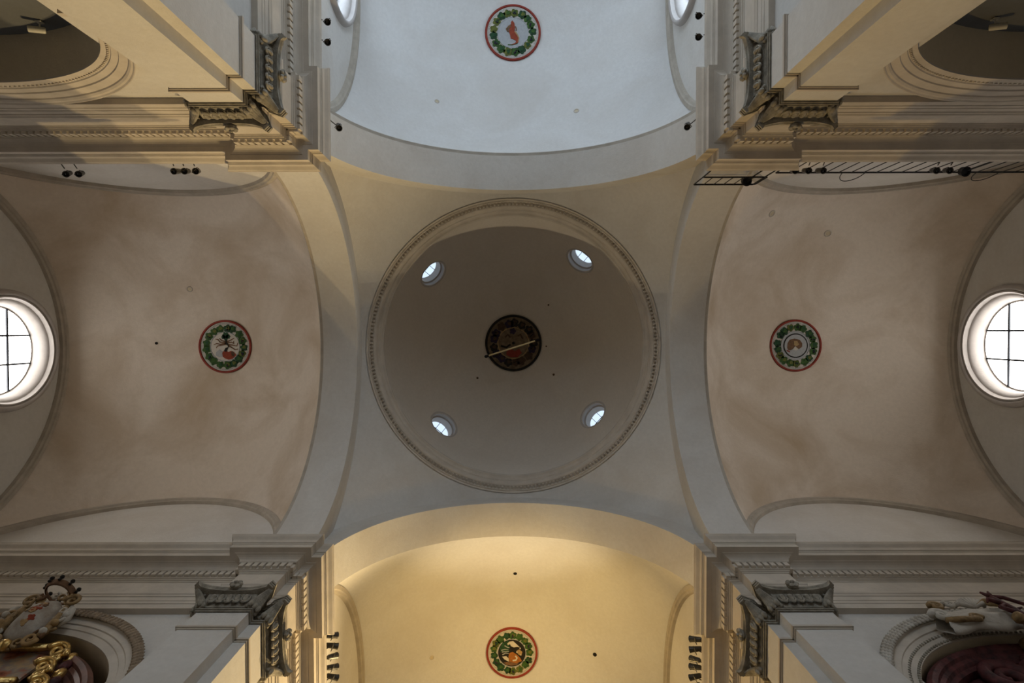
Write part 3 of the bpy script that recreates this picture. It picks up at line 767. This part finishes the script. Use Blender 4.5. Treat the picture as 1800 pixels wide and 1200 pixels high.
def medallion(cx, cy, z, R, label, motif, seed, blackish=False):
    """painted roundel hanging just under a vault's crown; x right, y down as seen from the floor"""
    rnd = random.Random(seed)
    t = thing('medallion', (cx, cy, z), label, 'medallion', 'painted medallions at the crowns of the vaults')
    flat = lambda x, y, h: (x*R, y*R, -h)
    MB().lathe([(.985*R, .12), (1.0*R, .0), (1.0*R, -.03), (.985*R, -.05), (.935*R, -.05), (.92*R, -.03), (.92*R, 0)], (0, 0, 0), (0, 0, 1), 72).build('rim', 'black' if blackish else 'red', t, smooth=True, angle=.8)
    MB().prism(disc(.95), flat, -.02, .012).build('field', 'domefield' if blackish else 'cream', t)
    mb = MB()
    for i in range(96):
        a = 2*PI*i/96; mb.box((.865*R*math.cos(a), .865*R*math.sin(a), -.016), (.055*R, .022*R, .016), Matrix.Rotation(a, 3, 'Z'))
    bdo = mb.build('dash_ring', 'domefield' if blackish else 'greypaint', t); bdo['kind'] = 'stuff'
    n = 17
    for i in range(n):
        a = 2*PI*(i+rnd.uniform(-.15, .15))/n; rr = .70+rnd.uniform(-.015, .015)
        m = rnd.choice(('green1', 'green1', 'green2', 'green2', 'green3')) if not blackish else rnd.choice(('black', 'darkbrown', 'grape', 'black'))
        o = MB().prism(blob(0, 0, .155*rnd.uniform(.92, 1.08), 5, .28, 30, rnd.uniform(0, 3)), flat, .012, .03).build('leaf', m, t)
        o.location = (rr*R*math.cos(a), rr*R*math.sin(a), 0)
        m2 = rnd.choice(('green3', 'green2', 'green1')) if not blackish else 'darkbrown'
        s = MB().prism(blob(.02, -.02, .075, 3, .35, 18, rnd.uniform(0, 3)), flat, .03, .04).build('leaf_blade', m2, o)
        if i % 3 == 1:
            for k in range(3):
                MB().ball((rnd.uniform(-.05, .05)*R, rnd.uniform(-.05, .05)*R, -.04), .03*R, 7, 4).build('grape', 'grape' if not blackish else 'black', o)
    MB().lathe([(.565*R, -.012), (.56*R, -.03), (.535*R, -.03), (.53*R, -.012)], (0, 0, 0), (0, 0, 1), 56).build('inner_ring', 'tan' if blackish else 'greypaint', t, smooth=True, angle=.8)
    for nm, poly, m, h in motif:
        MB().prism(poly, flat, .012, .012+h).build(nm, m, t)
    return t
def px(pts, c, r): return [((x-c[0])/r, (y-c[1])/r) for x, y in pts]
c_, r_ = (610, 605), 490
fox = [('inner_field', disc(.53), 'greypaint', .004),
       ('beast_body', px([(575, 430), (598, 395), (635, 440), (648, 520), (640, 590), (690, 640), (722, 700), (705, 780), (640, 812), (560, 815), (650, 790), (668, 750), (620, 725), (575, 712), (560, 640), (540, 590), (545, 545), (580, 500)], c_, r_), 'foxred', .02),
       ('beast_arm', px(stroke([(575, 495), (530, 525), (515, 565), (545, 590)], 13), c_, r_), 'brownpaint', .022),
       ('beast_arm', px(stroke([(590, 470), (545, 490), (495, 545), (525, 590)], 12), c_, r_), 'brownpaint', .018),
       ('beast_tail', px(stroke([(650, 590), (690, 650), (712, 700), (700, 770)], 12, 6), c_, r_), 'tan', .024),
       ('beast_mane', px(stroke([(655, 500), (670, 540), (668, 570)], 9), c_, r_), 'brownpaint', .018),
       ('ground_line', px(stroke([(520, 815), (600, 818), (690, 795)], 8), c_, r_), 'green2', .014)]
c_, r_ = (585, 585), 465
tree = [('inner_field', disc(.53), 'cream', .004),
        ('mound', px([(535, 700), (560, 660), (600, 650), (640, 680), (690, 660), (740, 680), (790, 740), (740, 790), (650, 815), (580, 790), (545, 760)], c_, r_), 'foxred', .016),
        ('hill', px([(430, 680), (485, 635), (540, 670), (550, 760), (480, 770), (420, 740)], c_, r_), 'greypaint', .012),
        ('hill', px([(690, 680), (720, 665), (760, 720), (740, 760), (700, 740)], c_, r_), 'darkbrown', .018),
        ('trunk', px(stroke([(585, 670), (610, 620), (640, 575), (605, 500), (598, 400)], 22, 10), c_, r_), 'black', .02)]
for b in ([(600, 545), (520, 560), (450, 575), (430, 610)], [(600, 530), (500, 545), (440, 530), (390, 550)], [(600, 520), (500, 510), (460, 460), (420, 455)], [(600, 500), (530, 480), (485, 440)],
          [(640, 560), (700, 600), (760, 640), (815, 625)], [(640, 550), (720, 560), (790, 575), (810, 520)], [(620, 520), (700, 510), (740, 530), (735, 490)], [(620, 500), (690, 470), (745, 435)]):
    tree.append(('branch', px(stroke(b, 13, 6), c_, r_), 'brownpaint', .016))
for b in ((598, 385, 62), (560, 415, 40), (640, 410, 42), (600, 440, 40)): tree.append(('foliage_tuft', px(blob(b[0], b[1], b[2], 6, .4), c_, r_), 'green1', .022))
tree.append(('hook', px(disc(20, 16), (-38, 0), 465), 'cream', .06)); tree[-1] = ('hook', [(x*.045+.08, y*.045-.01) for x, y in disc(1, 14)], 'cream', .05)
c_, r_ = (585, 580), 445
head = [('inner_field', disc(.53), 'greypaint', .004),
        ('dark_ring', [(x*.47, y*.47) for x, y in disc(1)], 'black', .010), ('pale_disc', [(x*.425, y*.425) for x, y in disc(1)], 'greypaint', .016),
        ('emblem', px([(440, 620), (445, 540), (480, 480), (560, 460), (650, 480), (695, 540), (690, 600), (640, 640), (600, 620), (570, 590), (540, 630), (500, 660), (460, 660)], c_, r_), 'brownpaint', .022),
        ('emblem_light', px([(555, 500), (610, 500), (640, 560), (600, 590), (550, 570)], c_, r_), 'tan', .026),
        ('emblem_light', px([(530, 650), (575, 590), (630, 640), (600, 660)], c_, r_), 'cream', .026),
        ('emblem_mark', px(stroke([(430, 660), (490, 690)], 10), c_, r_), 'red', .022)]
c_, r_ = (605, 610), 480
bird = [('inner_field', disc(.53), 'black', .004), ('sky', px([(400, 600), (380, 520), (440, 420), (540, 370), (560, 460), (550, 600)], c_, r_), 'green1', .010),
        ('bird_body', px([(520, 430), (560, 395), (630, 385), (690, 440), (750, 500), (700, 490), (640, 500), (590, 480), (570, 440), (530, 460)], c_, r_), 'cream', .022),
        ('bird_wing', px([(690, 570), (740, 540), (800, 590), (780, 660), (730, 640), (700, 600)], c_, r_), 'tan', .02),
        ('body', px([(540, 680), (560, 610), (620, 590), (700, 640), (760, 700), (790, 760), (690, 800), (560, 770)], c_, r_), 'orange', .018),
        ('collar', px(stroke([(670, 660), (700, 700), (680, 740), (620, 750)], 14), c_, r_), 'cream', .024),
        ('white_patch', px([(425, 680), (500, 670), (545, 710), (550, 770), (470, 730)], c_, r_), 'cream', .02),
        ('ground', px([(450, 790), (560, 770), (740, 790), (700, 830), (600, 850), (500, 830)], c_, r_), 'brownpaint', .014)]
for b in ([(410, 560), (470, 540), (540, 550)], [(420, 590), (490, 585), (550, 580)], [(430, 640), (490, 610), (550, 620)], [(470, 470), (520, 500), (560, 510)]): bird.append(('feather', px(stroke(b, 9, 4), c_, r_), 'greypaint', .018))
for b in ((590, 540, 22), (700, 590, 14), (760, 520, 14), (770, 640, 12)): bird.append(('dot', px(disc(b[2], 10), (-b[0]+c_[0], -b[1]+c_[1]), 1) and [((x+b[0]-c_[0])/r_, (y+b[1]-c_[1])/r_) for x, y in disc(b[2], 10)], 'cream' if b[2] < 20 else 'black', .026))
blackish = [('inner_field', disc(.53), 'domefield', .004), ('crest', blob(-.02, -.42, .12, 5, .3), 'grape', .012),
         ('dark_shape', [(-.25, .3), (-.1, .2), (.05, .28), (.2, .2), (.3, .35), (.15, .5), (-.1, .5), (-.25, .42)], 'red', .012),
         ('dark_shape', stroke([(-.3, -.2), (-.2, -.3), (-.1, -.2)], .03), 'darkbrown', .012), ('dark_shape', stroke([(.15, -.25), (.25, -.3), (.33, -.15)], .03), 'darkbrown', .012),
         ('dark_shape', stroke([(-.45, .1), (-.25, .15), (-.1, .05)], .035), 'black', .012), ('hook', disc(.05, 12), 'black', .05)]
AZ = ZS+VH
medallion(0, -11.65, AZ-.09, 1.04, 'painted medallion with a rearing rust-red beast on the pale upper vault', fox, 1)
medallion(-10.86, .02, AZ-.09, 1.0, 'painted medallion with a branching tree on a red mound, left vault', tree, 2)
medallion(10.60, .02, AZ-.09, .98, 'painted medallion with grey rings round a brown emblem, right vault', head, 3)
medallion(-.08, 11.68, AZ-.09, .98, 'painted medallion with a white bird and orange figure on the yellow vault', bird, 4)
medallion(0, 0, ZD+DH-.20, 1.28, 'dark medallion at the crown of the dome', blackish, 5, True)  # takes darker paints than the other medallions

# ---------------------------------------------------------------- bar hung under the dome's crown
zb = 24.3
pa, pb = Vector((-1.14, .53, zb)), Vector((1.01, -.15, zb))
t = thing('hanging_bar', (pa+pb)/2, 'thin pale bar with black ends hung under the dome medallion', 'hanging bar')
h = (pb-pa)/2; dz = ZD+DH*.96-zb
MB().tube([-h*.93, h*.93], .035, 8).build('rod', 'brass', t)
for sg in (-1, 1):
    MB().tube([h*sg*.92, h*sg*1.03], .055, 8).ball(h*sg*1.03, .075, 8, 5).build('end_fitting', 'iron', t)
    MB().tube([h*sg, h*sg*.95+Vector((0, 0, dz))], .008, 5).build('wire', 'iron', t)

# ---------------------------------------------------------------- small vent rings and hooks in the vaults
def vault_z(n, s, tt):
    c, L = ARM[n]; p, q = L/math.sqrt(.5), LU/math.sqrt(.5)
    return ZS+VH*math.sqrt(max(0, 1-((s-c)/p)**2-(tt/q)**2))
def vent(x, y, n, r, label, dark=False):
    s, tt = (abs(x), y) if n in ('left', 'right') else (abs(y), x)
    z = vault_z(n, s, tt)
    fn = armfn(n); p = Vector(fn(s, tt, z)); e = .02
    a = Vector(fn(s+e, tt, vault_z(n, s+e, tt)))-p; b = Vector(fn(s, tt+e, vault_z(n, s, tt+e)))-p
    nv = a.cross(b).normalized(); nv = nv if nv.z < 0 else -nv
    t = thing('vent_hole', p, label, 'vent', 'small holes in the vaults')
    MB().lathe([(r*1.5, -.01), (r*1.45, .015), (r, .02), (r*.9, .0), (r*.85, -.02)], (0, 0, 0), nv, 18).build('collar', 'iron' if dark else 'stucco', t, smooth=True)
    MB().lathe([(r*.95, .004), (.0, .006)], (0, 0, 0), nv, 18).build('hole', 'black' if dark else 'niche', t)
vent(-12.0, -2.12, 'left', .075, 'small round vent in the left vault above its medallion')
vent(-13.2, -.12, 'left', .035, 'tiny dark hole in the left vault, left of its medallion', True)
vent(8.85, -4.55, 'right', .09, 'oval vent in the right vault, nearer the crossing')
vent(11.2, -4.0, 'right', .09, 'oval vent in the right vault, nearer the round window')
vent(-2.7, -8.7, 'upper', .06, 'small vent in the pale upper vault, left of the middle')
vent(2.25, -8.35, 'upper', .07, 'small vent in the pale upper vault, right of the middle')
vent(0.05, 8.35, 'lower', .045, 'tiny dark hole in the yellow vault on the centre line', True)
vent(-3.05, 11.55, 'lower', .06, 'small pale vent in the yellow vault, left of the medallion')
vent(3.0, 11.45, 'lower', .05, 'dark hole in the yellow vault, right of the medallion', True)
def dome_vent(x, y, r, label):
    rr = math.hypot(x, y); z = ZD+DH*math.sqrt(1-(rr/DR)**2); nv = Vector((-x, -y, -(z-ZD))).normalized()
    t = thing('vent_hole', (x, y, z), label, 'vent', 'small holes round the dome medallion')
    MB().lathe([(r*1.4, -.01), (r*1.35, .02), (r, .02), (r*.9, -.01)], (0, 0, 0), nv, 14).build('collar', 'domefield', t, smooth=True)
    MB().lathe([(r*.95, .004), (0, .006)], (0, 0, 0), nv, 14).build('hole', 'darkbrown', t)
dome_vent(1.57, -1.71, .032, 'small hole in the dome above and right of the medallion')
dome_vent(-1.62, 1.56, .038, 'small hole in the dome below and left of the medallion')
dome_vent(1.8, 1.41, .038, 'small hole in the dome below and right of the medallion')
dome_vent(1.49, .15, .028, 'tiny dark hole in the dome just right of the medallion')

# ---------------------------------------------------------------- white tube lamps in the two upper niches
for sx, x, lab in ((-1, -8.62, 'white tube lamp on the back wall of the upper left niche'), (1, 8.75, 'white tube lamp on the back wall of the upper right niche')):
    t = thing('tube_lamp', (x, -ND+.02, 10.45), lab, 'lamp', 'tube lamps in the upper niches')
    d = Vector((sx*.9, .1, -.45)).normalized()
    MB().lathe([(.0, -.14), (.045, -.14), (.055, -.12), (.055, .12), (.047, .12), (.045, .05), (.0, .05)], d*.05+Vector((0, .15, 0)), d, 16).build('lamp_body', 'lampw', t, smooth=True, angle=.7)
    MB().lathe([(.045, .055), (.0, .06)], d*.05+Vector((0, .15, 0)), d, 16).build('opening', 'lens', t)
    MB().tube([(0, 0, 0), (0, .11, 0)], .015, 6).box((0, .01, 0), (.1, .02, .1)).build('bracket', 'lampw', t)

# ---------------------------------------------------------------- crowned shield cartouche at the lower left niche
def spiral(c, r0, turns, ax, bx, n=22, start=0):
    return [c+(ax*math.cos(start+2*PI*turns*i/(n-1))+bx*math.sin(start+2*PI*turns*i/(n-1)))*(r0*(1-.82*i/(n-1))) for i in range(n)]
t = thing('shield_cartouche', (-9.30, WP-.16, 10.55), 'crowned carved shield cartouche with gilt scrolls over the lower left niche', 'cartouche')
X1, Z1, Y1 = Vector((1, 0, 0)), Vector((0, .0, 1)), Vector((0, -1, 0))
LEANV = Vector((0, -.30, 1)).normalized(); NV = Vector((0, -1, -.30)).normalized()     # the shield leans out at its top
def sp(x, z, d): return X1*x+LEANV*z+NV*d
rows = []
for k in range(7):
    q = k/6; row = []
    for i in range(40):
        a = 2*PI*i/40
        rx, rz = .36*q, .50*q
        x, z = rx*math.cos(a), rz*math.sin(a); z = z-.10*q*abs(math.cos(a))*(1 if z < 0 else -.3)
        row.append(sp(x, z+.38, .22*(1-q*q)+.06))
    rows.append(row)
rows.append([sp(.37*math.cos(2*PI*i/40), .38+.51*math.sin(2*PI*i/40), -.12) for i in range(40)])
MB().grid(rows, close=True).build('shield', 'shieldpaint', t, smooth=True)
rn = random.Random(9)
patches = []
for i in range(12):
    a = rn.uniform(0, 2*PI); k = rn.uniform(0, .6); patches.append((blob(.30*k*math.cos(a), .38+.46*k*math.sin(a), rn.uniform(.03, .075), rn.choice((3, 4, 5)), .5, 14, rn.uniform(0, 3)), rn.choice(('foxred', 'brownpaint', 'brownpaint', 'tan', 'stone'))))
for poly, m in patches:
    MB().prism(poly, lambda x, z, d: sp(x, z, .06+.22*(1-min(1, (x/.36)**2+((z-.38)/.5)**2))+d), -.01, .02).build('blazon', m, t)
for sg in (-1, 1):
    a1 = [sp(sg*(.40+.06*math.sin(PI*q)), -.05+.75*q, .06) for q in lin(0, 1, 10)]
    MB().tube(a1, [.06+.03*math.sin(PI*q) for q in lin(0, 1, 10)], 8).build('scroll', 'ochre', t, smooth=True)
    MB().tube(spiral(sp(sg*.42, .84, .10), .15, 1.5, X1*sg*-1, LEANV), [.045*(1-.5*i/21) for i in range(22)], 8).build('scroll', 'ochre', t, smooth=True)
    MB().tube(spiral(sp(sg*.34, -.12, .10), .14, 1.5, X1*sg, LEANV*-1), [.042*(1-.5*i/21) for i in range(22)], 8).build('scroll', 'tan', t, smooth=True)
    MB().tube([sp(sg*.50, .25, .0), sp(sg*.62, .42, .05), sp(sg*.58, .62, .09), sp(sg*.5, .72, .06)], [.03, .07, .06, .02], 7).build('leaf', 'whitestone', t, smooth=True)
    for k in range(3):
        MB().ball(sp(sg*(.45+.07*k), .05+.2*k, .12), .07, 8, 5).build('fruit', 'tan' if k % 2 else 'whitestone', t, smooth=True)
MB().ball(sp(0, -.26, .1), .11, 9, 6).build('pendant', 'gold', t, smooth=True)
rn = random.Random(5)
for i in range(22):
    a = 2*PI*i/22+rn.uniform(-.1, .1); p = sp(.43*math.cos(a), .38+.58*math.sin(a), .04+rn.uniform(0, .08))
    u_ = (X1*math.cos(a)+LEANV*math.sin(a)); v_ = (LEANV*math.cos(a)-X1*math.sin(a))*rn.choice((-1, 1))
    MB().tube(spiral(p+u_*.05, rn.uniform(.08, .13), 1.2, u_, v_, 14), [.035*(1-.5*j/13) for j in range(14)], 6).build('curled_leaf', rn.choice(('tan', 'whitestone', 'ochre', 'brownpaint')), t, smooth=True)
cc = sp(0, 1.00, .10)
crown = MB().lathe([(.26, 0), (.29, .03), (.27, .06), (.31, .10), (.30, .11), (.25, .06), (.24, 0)], cc, LEANV, 28).build('crown_band', 'brownpaint', t, smooth=True)
for k in range(9):
    a = 2*PI*k/9; p = cc+(X1*math.cos(a)+NV*math.sin(a))*.32
    MB().tube([p+LEANV*.06, p+LEANV*.12], [.03, .022], 6).build('crown_point', 'black', crown)
    MB().ball(p+LEANV*.15, .045, 7, 5).build('crown_pearl', 'black', crown, smooth=True)

# ---------------------------------------------------------------- draped cartouche with shell at the lower right niche
t = thing('shell_cartouche', (9.45, WP-.16, 10.75), 'pale scrolled cartouche with a shell on top over the lower right niche', 'cartouche')
def sq(x, z, d): return Vector((x, -d, z))
rows = []
for z in lin(0, 1, 9):
    row = []
    for x in lin(-1, 1, 33):
        wv = .06*math.sin(x*9)*(1-z)
        row.append(sq(x*1.28*(1-.12*z), -.16+z*.70+wv-.14*x*x, .12+.18*math.sin(PI*z)*(1-.3*x*x)+.03*math.sin(z*PI*6)))
    rows.append(row)
back = [sq(x*1.28, .3-.14*x*x, -.05) for x in lin(-1, 1, 33)]
MB().grid(rows+[back], loop=True).build('panel', 'whitestone', t, smooth=True)
sh = MB()
for k in range(9):
    a = lin(-1.15, 1.15, 9)[k]; sh.tube([sq(-.28, .50, .22), sq(-.28+.26*math.sin(a), .50+.24*math.cos(a), .26), sq(-.28+.33*math.sin(a), .50+.30*math.cos(a), .18)], [.03, .055, .035], 7)
sh.build('shell', 'whitestone', t, smooth=True)
for x, z, r, sg, m in ((-1.22, .12, .17, -1, 'whitestone'), (-1.05, .48, .13, -1, 'ochre'), (-.62, .02, .12, 1, 'ochre'), (.1, .6, .10, 1, 'tan'), (-.75, .55, .11, -1, 'whitestone'), (1.2, .1, .16, 1, 'ochre'), (1.0, .5, .12, 1, 'whitestone')):
    MB().tube(spiral(sq(x, z, .26), r, 1.6, Vector((sg, 0, 0)), Vector((0, 0, 1))), [r*.42*(1-.5*i/21) for i in range(22)], 8).build('scroll', m, t, smooth=True)
MB().tube([sq(-1.25, -.02, .24), sq(-.95, -.10, .30), sq(-.62, -.05, .28)], [.05, .06, .05], 8).build('gilt_band', 'ochre', t, smooth=True)
MB().tube([sq(-.2, .55, .24), sq(.05, .66, .26), sq(.3, .58, .22)], [.03, .07, .03], 8).build('leaf', 'tan', t, smooth=True)
# dark crest figure in front
t2 = thing('crest_ornament', (9.62, WP-.45, 10.6), 'dark branching crest ornament standing before the pale cartouche', 'ornament')
for pts, rr in (([(0, 0, -.15), (.04, -.05, .25), (-.06, -.1, .55), (.0, -.08, .80)], [.10, .07, .06, .04]), ([(-.06, -.1, .5), (-.22, -.12, .62), (-.3, -.1, .52)], [.05, .04, .02]),
                ([(.0, -.08, .78), (.18, -.1, .72), (.45, -.05, .55), (.7, .0, .35)], [.05, .04, .035, .03]), ([(.03, -.06, .2), (-.16, -.12, .16), (-.2, -.1, .34), (-.06, -.12, .40)], [.05, .045, .04, .03]),
                ([(.04, -.05, .3), (.2, -.1, .32)], [.04, .015]), ([(0, -.08, .8), (-.1, -.1, .95)], [.05, .02]), ([(0, -.08, .8), (.08, -.1, .97)], [.05, .02]), ([(0, -.05, 0), (0, .3, -.2)], [.08, .08])):
    MB().tube(pts, rr, 8).build('branch', 'redmarble', t2, smooth=True)
MB().ball((-.25, -.12, -.12), .11, 9, 6).build('boss', 'ochre', t2, smooth=True)

# ---------------------------------------------------------------- altarpieces in the two lower niches
def altar(n, cx, marble, label):
    sgx = -1 if n == 'left' else 1
    t = thing('altarpiece', (cx, ND-.36, FL), label, 'altarpiece')
    def q(x, d, z): return (x, -d, z-FL)
    A, H = (2.50, 2.05) if n == 'left' else (2.75, 2.05); zs = 8.6
    arc = [(A*math.cos(a), zs+H*math.sin(a)) for a in lin(0, PI, 41)]
    out = [(A, 1.0)]+arc+[(-A, 1.0)]
    MB().prism(out, lambda x, z, d: q(x, d, z), -.34, .14).build('back_panel', marble, t)
    # moulded arched frame
    rows = []
    for x, z in out:
        s = 1.0
        nx, nz = (x/A if z > zs else math.copysign(1, x)), ((z-zs)/H if z > zs else 0)
        l = math.hypot(nx, nz); nx /= l; nz /= l
        rows.append([q(x-nx*k, d, z-nz*k) for k, d in ((-.14, .0), (-.14, .40), (-.06, .47), (.02, .44), (.05, .38), (.12, .36), (.16, .30), (.24, .28), (.26, .16))])
    MB().grid(rows).build('arched_frame', marble, t)
    return t, q
t, q = altar('left', -9.55, 'brownmarble', 'gilded altarpiece with a framed cloud painting in the lower left niche')
# framed painting seen at a slant near the top of the altarpiece
pic = MB().box(q(-.1, .36, 10.08), (2.1, .05, 1.0)).build('painting', 'painting', t)
pic['label'] = 'painting of reddish clouds'
for z, hgt in ((10.60, .12), (9.56, .12)):
    f = MB().tube([q(-1.15, .46, z), q(1.05, .46, z)], .075, 8); f.tube([q(-1.15, .52, z-.11), q(1.05, .52, z-.11)], .03, 6); f.build('gilt_moulding', 'gold', t, smooth=True)
for x in (-1.2,):
    MB().tube([q(x, .46, 9.56), q(x, .46, 10.6)], .07, 8).build('gilt_moulding', 'gold', t, smooth=True)
rnd = random.Random(3)
for i in range(7):
    z = 10.42-i*.24
    c0 = Vector(q(1.10+.09*i+.06*math.sin(i*2), .5, z))
    MB().tube(spiral(c0, .19-.01*i, 1.5, Vector((1 if i % 2 else -1, -.3, 0)).normalized(), Vector((0, -.2, 1)).normalized()), [.06*(1-.5*k/21) for k in range(22)], 8).build('gilt_scroll', 'gold', t, smooth=True)
    MB().ball(Vector(q(1.40+.09*i, .42, z-.1)), .10, 8, 5, (1, .8, 1.4)).build('carved_leaf', 'redmarble' if i % 2 else 'gold', t, smooth=True)
for x in (-.5, -.1, .3):
    MB().tube(spiral(Vector(q(x, .55, 10.74)), .15, 1.5, Vector((1 if x < 0 else -1, 0, 0)), Vector((0, 0, 1))), [.05*(1-.5*k/21) for k in range(22)], 8).build('gilt_scroll', 'gold', t, smooth=True)
MB().ball(Vector(q(-.1, .6, 10.72)), .13, 10, 6).build('gilt_boss', 'gold', t, smooth=True)
t, q = altar('right', 9.6, 'redmarble', 'dark red marble altarpiece with carved swirls in the lower right niche')
for (x, z, r, sg) in ((-.9, 9.9, .42, 1), (0.05, 9.8, .55, -1), (.95, 9.9, .42, -1), (-.4, 9.1, .4, 1), (.6, 9.0, .4, -1), (-1.4, 9.2, .36, 1), (0, 10.4, .22, 1)):
    MB().tube(spiral(Vector(q(x, .30, z)), r, 1.7, Vector((sg, 0, 0)), Vector((0, 0, 1)), 30), [r*.30*(1-.5*k/29) for k in range(30)], 8).build('carved_swirl', 'redmarble', t, smooth=True)
MB().ball(Vector(q(.05, .5, 10.62)), .12, 10, 6).build('boss', 'ochre', t, smooth=True)
rn = random.Random(11)
for i in range(26):
    a = rn.uniform(.1, PI-.1); k = rn.uniform(.25, .86)
    MB().tube(spiral(Vector(q(2.5*k*math.cos(a), .24+rn.uniform(0, .1), 8.6+1.8*k*math.sin(a))), rn.uniform(.12, .22), 1.4, Vector((rn.choice((-1, 1)), 0, 0)), Vector((0, 0, 1)), 16), [.05*(1-.5*j/15) for j in range(16)], 6).build('carved_leaf', rn.choice(('redmarble', 'redmarble', 'darkbrown', 'brownmarble')), t, smooth=True)

# ---------------------------------------------------------------- unseen spotlights added on the lower arm's end wall to warm the upper piers
yb = arm_end('lower')
FARS = ((.9, (-8.2, -5.0, 8.5), W_FAR_LEFT, 72, WARM_FAR), (.3, (6.6, -5.0, 8.5), W_FAR_RIGHT, 70, WARM), (-.3, (0, -5.0, 21.5), W_FAR_DOME, 46, (1.0, 0.84, 0.58)), (-.9, (-5.8, -5.0, 8.5), W_FAR_LEFT, 72, WARM_FAR))
for i, (x, aim, wv, ang, wc) in enumerate(FARS):
    spotlight((x, yb-.45, 15.3), aim, '%s added unseen spotlight from the right on the far wall of the yellow arm' % ORD[i], 'added spotlights on the far wall of the lower arm', ledge=(x, yb-.02, 15.0), watts=wv, angle=ang, blend=1.0, col=wc)
